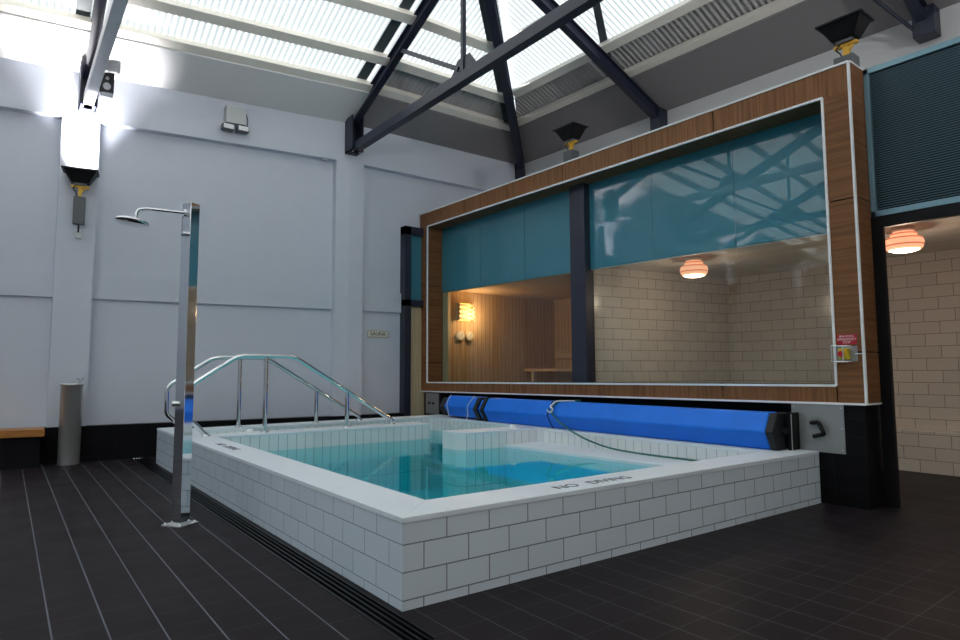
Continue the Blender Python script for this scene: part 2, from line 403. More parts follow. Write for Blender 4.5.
# purlins
def purlin_w(d, x0, x1, w=.15, h=.09, hh=.06, mat=CREAM):
    xs = [x0]+([4.25] if x0 < 4.25 < x1 else [])+[x1]
    m = Mb()
    for a, b in zip(xs, xs[1:]):
        if b > 4.25: b = min(b, 7.79-d)
        m.beam(PW(a, d, hh), PW(b, d, hh), w, h, (0, SL, 1))
    m.build('purlin', mat, ROOF, bevel=.006)
def purlin_y(d, w=.14, h=.09, hh=.06):
    m = Mb().beam(PY(8.87-d, d, hh), PY(YB, d, hh), w, h, (SL, 0, 1)); m.build('purlin', CREAM, ROOF, bevel=.006)
for d in (.70, 1.22, 1.95, 2.70, 3.45, 4.2, 4.95, 5.7): purlin_w(d, WX0, 8)
for d in (.80, 1.34, 2.10, 2.85, 3.6, 4.35, 5.1, 5.8): purlin_y(d)
# corrugated sheets
PIT = .076
def corr_w(x0, x1, d0, d1, mat, name='roof_sheet', hh=.125):
    m = Mb(); n = max(2, int((x1-x0)/PIT*6)); vs = []; fs = []
    for i in range(n+1):
        x = x0+(x1-x0)*i/n; h = hh+.017*math.sin(2*math.pi*x/PIT)
        lim = (7.79-x) if x > 4.25 else 99
        a = min(d0, lim); b = min(d1, lim)
        vs += [PW(x, a, h), PW(x, b, h)]
        if i and not (a >= lim+.02 and b >= lim): fs.append((2*i-2, 2*i, 2*i+1, 2*i-1))
    if fs: m.add(vs, fs, True); m.build(name, mat, ROOF)
def corr_y(y0, y1, d0, d1, mat, name='roof_sheet', hh=.125):
    m = Mb(); n = max(2, int((y1-y0)/PIT*6)); vs = []; fs = []
    for i in range(n+1):
        y = y0+(y1-y0)*i/n; h = hh+.017*math.sin(2*math.pi*y/PIT); lim = 8.87-y
        a = min(d0, lim); b = min(d1, lim)
        vs += [PY(y, a, h), PY(y, b, h)]
        if i and not (a >= lim+.02 and b >= lim): fs.append((2*i-2, 2*i, 2*i+1, 2*i-1))
    if fs: m.add(vs, fs, True); m.build(name, mat, ROOF)
corr_w(WX0, -2.85, .68, DR, SHEET)
corr_w(-2.85, .65, .68, DR, SHEET)
corr_w(.65, 4.25, .68, DR, SHEET)
corr_w(4.25, 7.79, -.3, 1.22, SHEET_G)
corr_w(WX0, 4.25, -.3, .68, SHEET_G)
corr_w(4.25, 7.79, 1.22, DR, SHEET)
corr_y(YB, 8.87, -.3, 1.34, SHEET_G)
corr_y(5.32, 8.87, 1.34, DR, SHEET)
corr_y(2.2, 5.32, 1.34, DR, SHEET)
corr_y(YB, 2.2, 1.34, DR, SHEET_G)
# dark flashings that lie over each rafter line
for x in (.56, 4.07, -2.9, -6.35): strip_w(x-.075, x+.075, .66, DR, .105, SHEET_D, 'flashing', .008)
strip_y(5.90, 6.05, .8, DR, .105, SHEET_D, 'flashing', .008)
strip_y(2.1, 2.35, .8, DR, .105, SHEET_D, 'flashing', .008)
m = Mb()
a = PW(7.79-.7, .7, .105); b = PW(7.79-6, 6, .105)
m.hexa([a+Vector((-.28, -.02, -.05)), a+Vector((.12, .05, -.02)), b+Vector((.12, .05, -.02)), b+Vector((-.28, -.02, -.05))],
       [a+Vector((-.28, -.02, -.042)), a+Vector((.12, .05, -.012)), b+Vector((.12, .05, -.012)), b+Vector((-.28, -.02, -.042))])
m.build('flashing', SHEET_D, ROOF)
# far slope beyond the ridge, made translucent to bring in more daylight
m = Mb(); zr = ZE+SL*DR
p = [Vector((WX0, RIDGE_Y+.4, zr+.13)), Vector((2.2, RIDGE_Y-.1, zr+.13)), Vector((8.6, YB, ZE+.0)), Vector((WX0, YB, ZE+.0))]
m.hexa(p, [q+Vector((0, 0, .04)) for q in p]); m.build('roof_sheet', SHEET, ROOF)

# ---------------------------------------------------------------- roof trusses
def truss(x, tie, label):
    y0 = yw(x); t = thing('roof_truss', (x, y0, 3.5), label, 'roof truss', 'steel roof trusses')
    b = Mb().box((x-.10, y0-.02, 3.50), (x+.10, y0, 4.02)); b.box((x-.10, y0-.26, 3.46), (x-.085, y0, 4.02)); b.box((x+.085, y0-.26, 3.46), (x+.10, y0, 4.02)); b.box((x-.10, y0-.26, 3.46), (x+.10, y0, 3.485))
    b.build('wall_bracket', STEEL_D, t)
    for sx in (-.06, .06): Mb().lathe((x+sx, y0-.21, 3.447), [(0, 0), (.012, 0), (.012, .012), (0, .012)], 8).build('bolt', STEEL_W, t)
    yr = RIDGE_Y+.2
    Mb().beam((x, y0-.10, 3.53), (x, -3.4, 3.53), .115, .14).build('tie_beam', tie, t, bevel=.006)
    Mb().ibeam((x, y0-.05, ZE-.02), (x, yr, ZE-.02+SL*(y0-.05-yr)), .11, .17).build('rafter', STEEL_D, t)
    Mb().ibeam((x, yr, ZE-.02+SL*(y0-.05-yr)), (x, -3.5, ZE+.1), .11, .17).build('rafter', STEEL_D, t)
    yn = 5.85; sh = y0-8.957
    Mb().beam((x, yn+.01+sh, 3.6), (x, yn+.01+sh, ZE+SL*(y0-yn-sh)-.08), .05, .05, (0, 1, 0)).build('post', STEEL_D, t)
    Mb().beam((x, yn+.1+sh, 3.68), (x, 7.36+sh, 4.53), .05, .06).build('strut', STEEL_D, t)
    g = Mb().add([(x-.008, yn+.28+sh, 3.60), (x-.008, yn-.28+sh, 3.60), (x-.008, yn-.12+sh, 3.80), (x-.008, yn+.12+sh, 3.80), (x+.008, yn+.28+sh, 3.60), (x+.008, yn-.28+sh, 3.60), (x+.008, yn-.12+sh, 3.80), (x+.008, yn+.12+sh, 3.80)],
                 [(0, 1, 2, 3), (7, 6, 5, 4), (0, 4, 5, 1), (1, 5, 6, 2), (2, 6, 7, 3), (3, 7, 4, 0)])
    g.build('gusset_plate', STEEL_D, t)
    return t
truss(4.25, STEEL_D, 'dark navy steel roof truss crossing the middle of the ceiling, post on its tie')
truss(.70, STEEL_W, 'dark steel roof truss at far left, its pale brightly lit tie beam above the column')
truss(-2.85, STEEL_D, 'dark steel roof truss seen only as a reflection in the teal glass, nearer one')
truss(-6.3, STEEL_D, 'dark steel roof truss seen only as a reflection in the teal glass, farther one')
# hip rafter in the corner
t = thing('hip_rafter', (7.72, 8.80, 3.7), 'dark navy hip rafter rising from the corner where the two roof slopes meet', 'rafter')
c0 = PW(7.79-.05, .05, -.02); c1 = PW(7.79-6, 6, -.02)
Mb().ibeam(c0+Vector((-.06, -.1, -.06)), c1, .13, .17).build('rafter', STEEL_D, t)
Mb().beam(c0+Vector((0, 0, .05)), c0+Vector((-.02, -.05, -.38)), .16, .14, (0, 1, 0)).build('wall_bracket', STEEL_D, t)
# rafters that come down on the end wall
for y, lab in ((5.65, 'dark navy rafter slanting down to the wall above the middle of the timber surround'),
               (2.22, 'dark steel rafter foot at the top right corner above the louvre panel')):
    x = xw(y)-.015; t = thing('rafter', (x, y, 3.6), lab, 'rafter', 'rafters on the right-hand wall')
    Mb().ibeam((x-.04, y, ZE-.13), (x-5.6, y, ZE-.13+SL*5.56), .11, .18).build('steel_section', STEEL_D, t)
    Mb().box((x-.2, y-(.09 if y > 3 else .12), 3.55 if y > 3 else 3.66), (x, y+.09, 3.98)).build('wall_bracket', STEEL_D, t, bevel=.004)
    if y < 3: Mb().tube([(x-.12, y+.05, 3.72), (x-1.2, y+.6, 4.5)], .02, 8).build('tie_rod', STEEL_D, t)

# ---------------------------------------------------------------- timber window surround (wall_right side)
XB, XG = 5.60, 5.89
YL, YR = 9.01, 2.13
def zt(y): return 2.62+.08*(y-YR)/(YL-YR)
def zb(y): return -.29-.055*(y-YR)/(YL-YR)
IL, IR = 8.77, 2.345
def zit(y): return 2.375+.075*(y-IR)/(IL-IR)
def zib(y): return -.14-.055*(y-IR)/(IL-IR)
WIN = thing('window_1', (XB, YR, -.3), kind='structure')
def yzslab(y0, y1, f0, f1, x0, x1, mat, name, parent=WIN, gap=.006):
    y0 += gap; y1 -= gap
    m = Mb().hexa([(x0, y0, f0(y0)), (x1, y0, f0(y0)), (x1, y1, f0(y1)), (x0, y1, f0(y1))], [(x0, y0, f1(y0)), (x1, y0, f1(y0)), (x1, y1, f1(y1)), (x0, y1, f1(y1))])
    return m.build(name, mat, parent)
seam = [YR, 3.40, 4.43, 5.55, 6.65, 7.70, YL]
for a, b in zip(seam, seam[1:]):
    yzslab(a, b, zit, zt, XB, XB+.02, WOOD_V, 'timber_panel')
seam2 = [IR, 3.40, 4.43, 5.55, 6.65, 7.70, YL]
for a, b in zip(seam2, seam2[1:]):
    yzslab(a, b, zb, zib, XB, XB+.02, WOOD_V, 'timber_panel')
K_ = lambda v: (lambda y: v)
zs = [None, .14, 1.44, None]
for (a, b, f0, f1) in ((IL, YL, zib, K_(.134)), (IL, YL, K_(.146), K_(1.434)), (IL, YL, K_(1.446), zit),
                       (YR, IR, zb, K_(.134)), (YR, IR, K_(.146), K_(1.434)), (YR, IR, K_(1.446), zit)):
    yzslab(a, b, f0, f1, XB, XB+.02, WOOD_H, 'timber_panel')
# solid carcass behind the panels
yzslab(YR, YL, zit, zt, XB+.02, XG+.06, BLACK, 'carcass', gap=0)
yzslab(YR, YL, zb, zib, XB+.02, XG+.06, BLACK, 'carcass', gap=0)
yzslab(IL, YL, zib, zit, XB+.02, XG+.06, BLACK, 'carcass', gap=0)
yzslab(YR, IR, zib, zit, XB+.02, XG+.06, BLACK, 'carcass', gap=0)
# reveals
yzslab(IL-.012, IL, zib, K_(.134), XB+.02, XG, WOOD_X, 'reveal', gap=0)
yzslab(IL-.012, IL, K_(.146), K_(1.434), XB+.02, XG, WOOD_X, 'reveal', gap=0)
yzslab(IL-.012, IL, K_(1.446), zit, XB+.02, XG, WOOD_X, 'reveal', gap=0)
yzslab(IR, IL, lambda y: zit(y)-.012, zit, XB+.02, XG, WOOD_X, 'reveal', gap=0)
yzslab(IR, IL, zib, lambda y: zib(y)+.012, XB+.02, XG, BLACK, 'reveal', gap=0)
# right-hand return of the surround
for f0, f1 in ((zb, K_(.134)), (K_(.146), K_(1.434)), (K_(1.446), zt)):
    yzslab(YR-.015, YR, f0, f1, XB+.012, XG+.03, WOOD_X, 'timber_panel', gap=0)
# white edge trims
def trim(p, q, w=.014):
    return Mb().beam(p, q, w, w).build('edge_trim', WHITE_T, WIN)
xt = XB-.002
trim((xt, YR-.006, zt(YR)), (xt, YL+.006, zt(YL)), .018); trim((xt, YR-.006, zb(YR)), (xt, YL+.006, zb(YL)), .018)
trim((xt, YL, zb(YL)), (xt, YL, zt(YL))); Mb().beam((xt, YR-.008, zb(YR)), (xt, YR-.008, zt(YR)), .024, .018, (0, 1, 0)).build('edge_trim', WHITE_T, WIN)
trim((xt, IR, zit(IR)), (xt, IL, zit(IL)), .02); trim((xt, IR, zib(IR)), (xt, IL, zib(IL)), .02)
Mb().beam((xt, IR, zib(IR)), (xt, IR, zit(IR)), .022, .02, (0, 1, 0)).build('edge_trim', WHITE_T, WIN)
Mb().beam((xt, IL, zib(IL)), (xt, IL, zit(IL)), .022, .02, (0, 1, 0)).build('edge_trim', WHITE_T, WIN)
trim((XB, YR-.015, zb(YR)), (XG+.03, YR-.015, zb(YR))); trim((XB, YR-.015, zt(YR)), (XG+.03, YR-.015, zt(YR)))
# mullion and panes
Mb().box((XG-.10, 5.36, -.2), (XG+.06, 5.62, 2.46)).build('mullion', STEEL_D, WIN, bevel=.004)
TB = 1.27
def ztb(y): return 1.24+.10*(y-2.5)/6.4 if y > 5.5 else 1.24+.05*(y-2.5)/3
panes = [(IR, 3.37), (3.37, 4.39), (4.39, 5.36), (5.62, 6.62), (6.62, 7.68), (7.68, IL)]
for a, b in panes:
    yzslab(a, b, zib, ztb, XG, XG+.012, GLASS, 'glass_pane', gap=.006)
    yzslab(a, b, ztb, zit, XG, XG+.012, TEAL, 'spandrel_pane', gap=.003)
    yzslab(a, b, lambda y: ztb(y)-.012, lambda y: ztb(y)+.006, XG+.013, XG+.03, WHITE_T if a < 5.5 else PINE_Y, 'glazing_bead', gap=0)

# structure that carries the surround: top deck, pier, niche for the cover
m = Mb().box((XG+.06, 1.0, 2.30), (8.0, 8.85, 2.60)); struct(m, 'trim_30', PLAST_R)
m = Mb().box((XB+.001, 2.14, FL), (XG+.02, 2.74, -.295))
m.box((XB+.001, 8.38, FL), (XG+.02, 8.86, -.36)); struct(m, 'wall_pier', BT_Y)
m = Mb().box((XG+.02, 2.14, FL), (XG+.12, 8.86, -.20)); m.box((XB+.03, 2.74, FL), (XG+.1, 8.38, -.72)); struct(m, 'wall_niche', BLACK)

# louvre and doorway to the right
LV = thing('louvre_panel', (XG, 2.08, 1.30), 'blue grey slatted louvre panel in a pale aluminium frame above the right-hand doorway', 'louvre')
ly0, ly1, lz0, lz1 = -1.2, 2.112, 1.30, 2.62
f = Mb()
for a, b in (((ly0, lz0), (ly1, lz0+.05)), ((ly0, lz1-.05), (ly1, lz1)), ((ly0, lz0), (ly0+.04, lz1)), ((ly1-.04, lz0), (ly1, lz1))):
    f.box((XG-.02, a[0], a[1]), (XG+.05, b[0], b[1]))
f.build('frame', ALU, LV, bevel=.003)
ns = 58
s_ = Mb()
for i in range(ns):
    z = lz0+.06+(lz1-lz0-.12)*(i+.5)/ns
    s_.beam((XG+.01, ly0+.04, z), (XG+.01, ly1-.04, z), .013, .002, (.8, 0, -.6))
    s_.box((XG-.006, ly0+.04, z-.003), (XG+.0, ly1-.04, z+.003))
s_.build('slats', SLAT, LV)
Mb().box((XG+.03, ly0+.04, lz0+.04), (XG+.045, ly1-.04, lz1-.04)).build('backing', BLACK, LV)
DR2 = thing('door_2', (XG, 2.0, FL), kind='structure')
Mb().box((XG-.02, 2.03, FL), (XG+.03, 2.125, 1.30)).build('door_jamb', BLACK, DR2)
Mb().box((XG-.02, ly0, 1.20), (XG+.03, 2.03, 1.30)).build('door_head', BLACK, DR2)
Mb().box((XG-.02, ly0-.1, FL), (XG+.14, ly0, 1.295)).build('door_jamb', BLACK, DR2)
m = Mb().box((XG, YB, FL), (XG+.15, ly0-.1, ZE)); m.box((XG+.06, ly0-.1, 1.30), (XG+.15, 2.2, 2.6)); struct(m, 'wall_side', PLAST_R)

# ---------------------------------------------------------------- steam room behind the right-hand panes
SX = 8.45; CZ = 1.34
m = Mb().box((SX, -1.4, FL), (SX+.1, 5.1, CZ)); m.box((8.05, -1.4, FL), (SX, 5.0, -.69)); struct(m, 'wall_steam_back', CT_Y)
m = Mb().hexa([(5.98, 5.42, FL), (SX, 4.98, FL), (SX, 5.1, FL), (5.98, 5.56, FL)], [(5.98, 5.42, CZ), (SX, 4.98, CZ), (SX, 5.1, CZ), (5.98, 5.56, CZ)]); struct(m, 'wall_steam_side', CT_X)
m = Mb().box((XG+.15, -1.5, FL), (SX, -1.4, CZ)); struct(m, 'wall_steam_near', CT_X)
m = Mb().box((XG+.13, -1.5, CZ), (SX+.1, 5.6, CZ+.05)); struct(m, 'ceiling_steam', CT_X)
# sauna behind the left-hand panes
m = Mb().box((XG+.05, 8.66, -.9), (SX+.1, 8.72, 1.36)); struct(m, 'wall_sauna_back', SAUNA_X)
m = Mb().box((SX, 5.1, -.9), (SX+.1, 8.66, 1.36)); struct(m, 'wall_sauna_side', SAUNA_Y)
m = Mb().hexa([(5.98, 5.57, -.9), (SX, 5.12, -.9), (SX, 5.2, -.9), (5.98, 5.64, -.9)], [(5.98, 5.57, 1.36), (SX, 5.12, 1.36), (SX, 5.2, 1.36), (5.98, 5.64, 1.36)]); struct(m, 'wall_sauna_near', SAUNA_X)
m = Mb().box((XG+.03, 5.6, 1.36), (SX+.1, 8.72, 1.40)); struct(m, 'ceiling_sauna', PINE_Y)
m = Mb().box((XG+.12, 5.6, -.95), (SX, 8.7, -.9)); struct(m, 'floor_sauna', PINE_Y)
m = Mb().box((XG+.013, 8.60, -.19), (XG+.06, 8.76, 1.34)); m.build('post_trim', PINE, WIN)
bn = thing('sauna_bench', (8.0, 6.5, -.9), 'pale timber sauna bench with backrest rail along the inner wall, seen through the left panes', 'bench')
Mb().box((7.6, 5.7, -.02), (8.4, 8.6, .03)).build('seat', PINE_Y, bn, bevel=.004)
Mb().box((8.39, 5.7, .22), (8.44, 8.6, .36)).build('backrest_rail', PINE_Y, bn, bevel=.004)
for yy in (5.9, 7.2, 8.4): Mb().box((7.66, yy, -.9), (7.72, yy+.06, -.02)).build('leg', PINE, bn)

# round ceiling lamps with orange glass
def ceil_lamp(x, y, label):
    t = thing('ceiling_lamp', (x, y, CZ), label, 'ceiling lamp', 'orange glass ceiling lamps')
    Mb().lathe((x, y, CZ), [(0, 0), (.085, 0), (.095, -.012), (.095, -.03), (.08, -.04)], 28).build('ceiling_plate', CREAM, t)
    Mb().lathe((x, y, CZ), [(.08, -.04), (.10, -.05), (.11, -.065), (.10, -.08), (.135, -.095), (.155, -.12), (.162, -.15), (.150, -.165), (.155, -.175), (.15, -.195), (.125, -.215)], 32).build('glass_shade', LAMP_O, t)
    for zz, rr in ((-.062, .112), (-.108, .152), (-.170, .160)): Mb().lathe((x, y, CZ+zz), [(rr-.012, .008), (rr, .005), (rr, -.005), (rr-.012, -.008)], 32).build('glass_band', LAMP_B, t)
    Mb().lathe((x, y, CZ), [(.125, -.214), (.09, -.228), (.04, -.236), (0, -.238)], 28).build('diffuser', LAMP_W, t)
    l = bpy.data.lights.new('lamp_glow', 'POINT'); l.energy = 10; l.color = (1, .76, .56); l.shadow_soft_size = .08
    o = bpy.data.objects.new('lamp_glow', l); COL.objects.link(o); o.parent = t; o.location = (0, 0, -.36)
    return t
ceil_lamp(6.52, 4.28, 'orange banded glass ceiling lamp glowing behind the right-hand window panes')
ceil_lamp(6.75, 2.16, 'orange banded glass ceiling lamp glowing inside the right-hand doorway under the louvre')
# sauna wall lamp
SLX, SLY = 6.27, 8.66
t = thing('wall_lamp', (SLX, SLY, .85), 'slatted wall lamp glowing amber on the sauna boards behind the left panes', 'wall lamp')
Mb().box((SLX-.13, SLY-.03, .86), (SLX+.13, SLY, 1.16)).build('diffuser', LAMP_S, t)
for i in range(4):
    z = .88+i*.075; Mb().box((SLX-.16, SLY-.10, z), (SLX+.16, SLY-.07, z+.035)).build('slat', PINE_Y, t)
Mb().box((SLX-.16, SLY-.10, .86), (SLX-.14, SLY, 1.16)).build('side_bracket', PINE, t); Mb().box((SLX+.14, SLY-.10, .86), (SLX+.16, SLY, 1.16)).build('side_bracket', PINE, t)
l = bpy.data.lights.new('lamp_glow', 'POINT'); l.energy = 17; l.color = (1, .62, .32); l.shadow_soft_size = .12
o = bpy.data.objects.new('lamp_glow', l); COL.objects.link(o); o.parent = t; o.location = (0.1, -.22, .1)
for dx, lb in ((-.08, 'round timber-rimmed sauna gauge under the amber wall lamp, left of the pair'), (.11, 'round timber-rimmed sauna gauge under the amber wall lamp, right of the pair')):
    g = thing('gauge', (SLX+dx, SLY-.02, .6), lb, 'gauge', 'sauna gauges')
    Mb().tube([(SLX+dx, SLY, .6), (SLX+dx, SLY-.04, .6)], .085, 20).build('rim', PINE, g)
    Mb().tube([(SLX+dx, SLY-.04, .6), (SLX+dx, SLY-.043, .6)], .062, 20).build('dial', IVORY, g)
    Mb().beam((SLX+dx, SLY-.046, .6), (SLX+dx+.03, SLY-.046, .64), .008, .002, (0, 1, 0)).build('needle', INK, g)

# ---------------------------------------------------------------- sauna door in the back wall
D1 = thing('door_1', (DX0, yw(DX0), FL), kind='structure')
yd = yw(DX0)
for a, b in (((DX0, FL), (DX0+.12, 2.44)), ((DX1-.08, FL), (DX1, 2.44)), ((DX0, 2.30), (DX1, 2.44)), ((DX0, 1.08), (DX1, 1.19))):
    Mb().box((a[0], yd-.03, a[1]), (b[0], yd+.16, b[1])).build('door_frame', STEEL_D, D1)
Mb().box((DX0+.12, yd+.04, 1.19), (DX1-.08, yd+.05, 2.30)).build('transom_pane', TEAL, D1)
Mb().box((DX0+.12, yd+.03, FL), (DX1-.08, yd+.07, 1.08)).build('door_leaf', PINE, D1)
s = thing('wall_sign', (4.80, yw(4.80)+RC, .6), 'small cream sign reading SAUNA on the white wall beside the door', 'sign')
ys = yw(4.80)+RC
Mb().box((4.63, ys-.012, .545), (5.03, ys, .665)).build('sign_plate', IVORY, s, bevel=.003)
b = Mb()
for q0, q1 in (((4.637, .551), (5.023, .556)), ((4.637, .654), (5.023, .659)), ((4.637, .551), (4.642, .659)), ((5.018, .551), (5.023, .659))): b.box((q0[0], ys-.0135, q0[1]), (q1[0], ys-.012, q1[1]))
b.build('sign_border', INK2, s)
text_mesh('sign_lettering', 'SAUNA', .085, INK, s, frame((4.83, ys-.0135, .604), (1, 0, 0), (0, 0, 1)), .001)

# ---------------------------------------------------------------- pool
RZ = -.703; WZ = -.90; PB = -1.55
POOL = thing('spa_pool', (1.55, 2.64, FL), 'raised rectangular spa pool with white tiled walls and white coping', 'pool')
def yf(x): return 2.64-.031*(x-1.55)
LX = 1.55; RX = 5.59; BY = 8.40; CW = .30
m = Mb().slab([(LX, yf(LX)), (RX, yf(RX)), (RX, yf(RX)+.12), (LX+.12, yf(LX)+.12)], FL-.0, RZ-.012); m.build('front_wall', TILE_F, POOL)
m = Mb().slab([(LX, yf(LX)), (LX+.12, yf(LX)+.12), (LX+.12, BY+.3), (LX, BY+.3)], FL, RZ-.012); m.build('side_wall', TILE_L, POOL)
m = Mb().slab([(LX+.12, BY), (RX-.03, BY), (RX-.03, BY-.1), (LX+.12, BY-.1)], FL, RZ-.012); m.build('back_wall', TILE_IX, POOL)
e = .004
IX0, IX1, IY1 = 1.86, 5.22, 8.05
def yin(x): return yf(x)+.29
m = Mb()
m.slab([(LX-e, yf(LX)-e), (RX, yf(RX)-e), (RX, yin(RX)), (IX0, yin(IX0))], RZ-.03, RZ)
m.slab([(LX-e, yf(LX)-e), (IX0, yin(IX0)), (IX0, BY+.3), (LX-e, BY+.3)], RZ-.03, RZ)
m.slab([(IX0, IY1), (IX1, IY1), (IX1, BY+.02), (IX0, BY+.02)], RZ-.03, RZ)
m.slab([(IX1, yin(IX1)), (RX, yin(RX)), (RX, BY+.02), (IX1, BY+.02)], RZ-.03, RZ)
m.build('coping', COPE, POOL, bevel=.004)
# lining
T = .1
m = Mb().slab([(IX0+.005, yin(IX0)), (IX1, yin(IX1)), (IX1, yin(IX1)-T), (IX0+.005, yin(IX0)-T)], PB, RZ-.03); m.build('lining', TILE_IX, POOL); Mb().slab([(IX0, IY1), (IX1, IY1), (IX1, IY1+T), (IX0, IY1+T)], PB, RZ-.03).build('lining', TILE_IX, POOL)
m = Mb().slab([(IX0, yin(IX0)), (IX0, IY1), (IX0-T, IY1), (IX0-T, yin(IX0))], PB, RZ-.03); m.build('lining', TILE_IY, POOL); Mb().slab([(IX1, yin(IX1)), (IX1, IY1), (IX1+T, IY1), (IX1+T, yin(IX1))], PB, RZ-.03).build('lining', TILE_IY, POOL)
Mb().slab([(IX0-.05, 2.8), (IX1+.05, 2.7), (IX1+.05, IY1+.05), (IX0-.05, IY1+.05)], PB-.05, PB).build('pool_floor', TILE_BOT, POOL)
# strip with the handrails, peninsula, ledges, underwater bench
Mb().slab([(IX0, 7.12), (4.53, 7.02), (4.53, 7.40), (IX0, 7.48)], PB, RZ-.02).build('step_wall', TILE_IX, POOL)
Mb().slab([(IX0, 7.115), (4.535, 7.015), (4.535, 7.405), (IX0, 7.485)], RZ-.02, RZ).build('step_wall_coping', COPE, POOL, bevel=.003)
pen = [(4.21, 5.73), (IX1, 5.60), (IX1, 5.98), (4.11, 6.10), (4.11, 5.83)]
Mb().slab(pen, PB, RZ-.02).build('divider_wall', TILE_IX, POOL)
Mb().slab([(4.21, 5.725), (IX1, 5.595), (IX1, 5.985), (4.105, 6.105), (4.105, 5.828)], RZ-.02, RZ).build('divider_coping', COPE, POOL, bevel=.003)
Mb().slab([(4.86, yin(4.86)), (IX1, yin(IX1)), (IX1, 5.62), (4.70, 5.66)], PB, -.865).build('window_side_ledge', COPE, POOL, bevel=.01)
Mb().slab([(IX0, yin(IX0)), (2.62, yin(2.62)), (2.62, 7.12), (IX0, 7.12)], PB, -1.0).build('underwater_bench', COPE, POOL)
Mb().slab([(2.62, yin(2.62)), (4.86, yin(4.86)), (4.86, yin(4.86)+.5), (2.62, yin(2.62)+.5)], PB, -1.15).build('underwater_bench', TILE_BOT, POOL)
for i in range(3): Mb().slab([(IX0+.0, 7.48), (IX0+1.5-.4*i, 7.46), (IX0+1.5-.4*i, IY1), (IX0, IY1)], PB+.25*i, PB+.25*(i+1)).build('step', TILE_BOT, POOL)
# painted warnings on the coping
text_mesh('warning_lettering', 'NO', .115, INK2, POOL, frame((2.735, 2.715, RZ+.001), (1, -.031, 0), (0.031, 1, 0)), .0006, sx=1.05, bold=.001)
text_mesh('warning_lettering', 'DIVING', .115, INK2, POOL, frame((3.11, 2.70, RZ+.001), (1, -.031, 0), (0.031, 1, 0)), .0006, sx=.98, bold=.001)
text_mesh('warning_lettering', 'NO', .105, INK2, POOL, frame((1.69, 6.34, RZ+.001), (0, -1, 0), (1, 0, 0)), .0006, sx=1.0, bold=.001)
text_mesh('warning_lettering', 'DIVING', .105, INK2, POOL, frame((1.69, 5.99, RZ+.001), (0, -1, 0), (1, 0, 0)), .0006, sx=1.0, bold=.001)
# water
m = Mb().slab([(IX0-.02, yin(IX0)-.02), (IX1+.02, yin(IX1)-.02), (IX1+.02, IY1+.02), (IX0-.02, IY1+.02)], PB-.02, WZ)
w = m.build('pool_water', WATER); tag(w, 'clear turquoise water filling the white tiled spa pool', 'water', kind='stuff')
# drain channel
t = thing('drain_channel', (1.45, 2.3, FL), 'narrow black slotted drain channel running along the left foot of the pool', 'drain')
g = Mb()
for i in range(4): g.box((1.392+i*.032, 2.3, FL-.03), (1.404+i*.032, 9.45, FL-.004))
g.build('grate_bars', BLACKG, t)
g = Mb().box((1.38, 2.3, FL-.03), (1.392, 9.45, FL+.002)); g.box((1.508, 2.3, FL-.03), (1.52, 9.45, FL+.002)); g.build('channel_edge', BLACKG, t)
# push buttons
for x, y, lb in ((2.26, 7.30, 'small white dome button on the coping beside the handrail posts'), (4.94, 5.80, 'small white dome button on the divider wall in front of the blue cover')):
    b = Mb().lathe((x, y, RZ), [(.045, 0), (.045, .012), (.038, .02), (.034, .038), (.02, .045), (0, .047)], 20).build('push_button', WHITE_T)
    tag(b, lb, 'button', 'white dome buttons')

# handrails
def handrail(y, xs, label):
    dx = xs
    t = thing('handrail', (2.4+dx, y, RZ), label, 'handrail', 'stainless pool handrails')
    X = lambda a: a+dx
    path = smooth_path([(X(4.10), y, RZ+.005), (X(4.10), y, RZ+.06), (X(4.0), y, RZ+.11), (X(2.75), y, .18), (X(2.10), y, .18), (X(1.70), y, -.09), (X(1.585), y, -.17), (X(1.585), y, -.50), (X(1.67), y, -.575), (X(1.72), y, -.63), (X(1.78), y, RZ+.005)], .10, 6)
    Mb().tube(path, .027, 14).build('rail', CHROME, t)
    for px, top in ((2.42, .175), (3.45, -.27)):
        Mb().tube([(X(px), y, RZ), (X(px), y, top)], .026, 14).build('post', CHROME, t)
    for px in (2.42, 3.45, 4.10, 1.78):
        Mb().lathe((X(px), y, RZ), [(.048, 0), (.048, .008), (.024, .018), (.0, .018)], 20).build('floor_flange', CHROME, t)
handrail(7.28, 0, 'polished steel handrail on the nearer strip of the pool steps')
handrail(8.16, -.04, 'polished steel handrail on the far side of the pool steps, by the white wall')

# ---------------------------------------------------------------- blue pool covers on their roller
def hexroll(y0, y1, rx, cx, cz, n=6, ph=math.pi):
    vs = []
    for y in (y0, y1):
        for k in range(n): a = ph+2*math.pi*k/n; vs.append((cx+rx*math.cos(a), y, cz+rx*math.sin(a)))
    return Mb().add(vs, [list(range(n)), list(range(n, 2*n))[::-1]]+[(k, (k+1) % n, n+(k+1) % n, n+k) for k in range(n)])
RCX, RCZ, RR = 5.42, -.541, .185
t = thing('pool_cover_roller', (RCX, 5.5, RZ), 'long blue foam pool cover rolled up on a black roller under the timber window surround', 'pool cover')
hexroll(2.80, 6.78, RR, RCX, RCZ).build('rolled_cover', BLUE, t, bevel=.02)
hexroll(7.02, 7.76, RR*.93, RCX, RCZ+.015).build('rolled_cover', BLUE, t, bevel=.02)
hexroll(5.50, 5.515, RR+.004, RCX, RCZ).build('cover_seam', STRAP, t)
hexroll(6.94, 7.02, RR*1.0, RCX, RCZ).build('strap', STRAP, t); hexroll(6.78, 6.85, RR*1.05, RCX, RCZ).build('strap', STRAP, t); hexroll(6.85, 6.94, RR*.8, RCX, RCZ).build('rolled_cover', BLUE, t)
hexroll(2.73, 2.80, RR*1.0, RCX, RCZ).build('end_cap', STRAP, t, bevel=.01)
hexroll(7.76, 7.92, RR*.8, RCX, RCZ).build('end_cap', STRAP, t, bevel=.01)
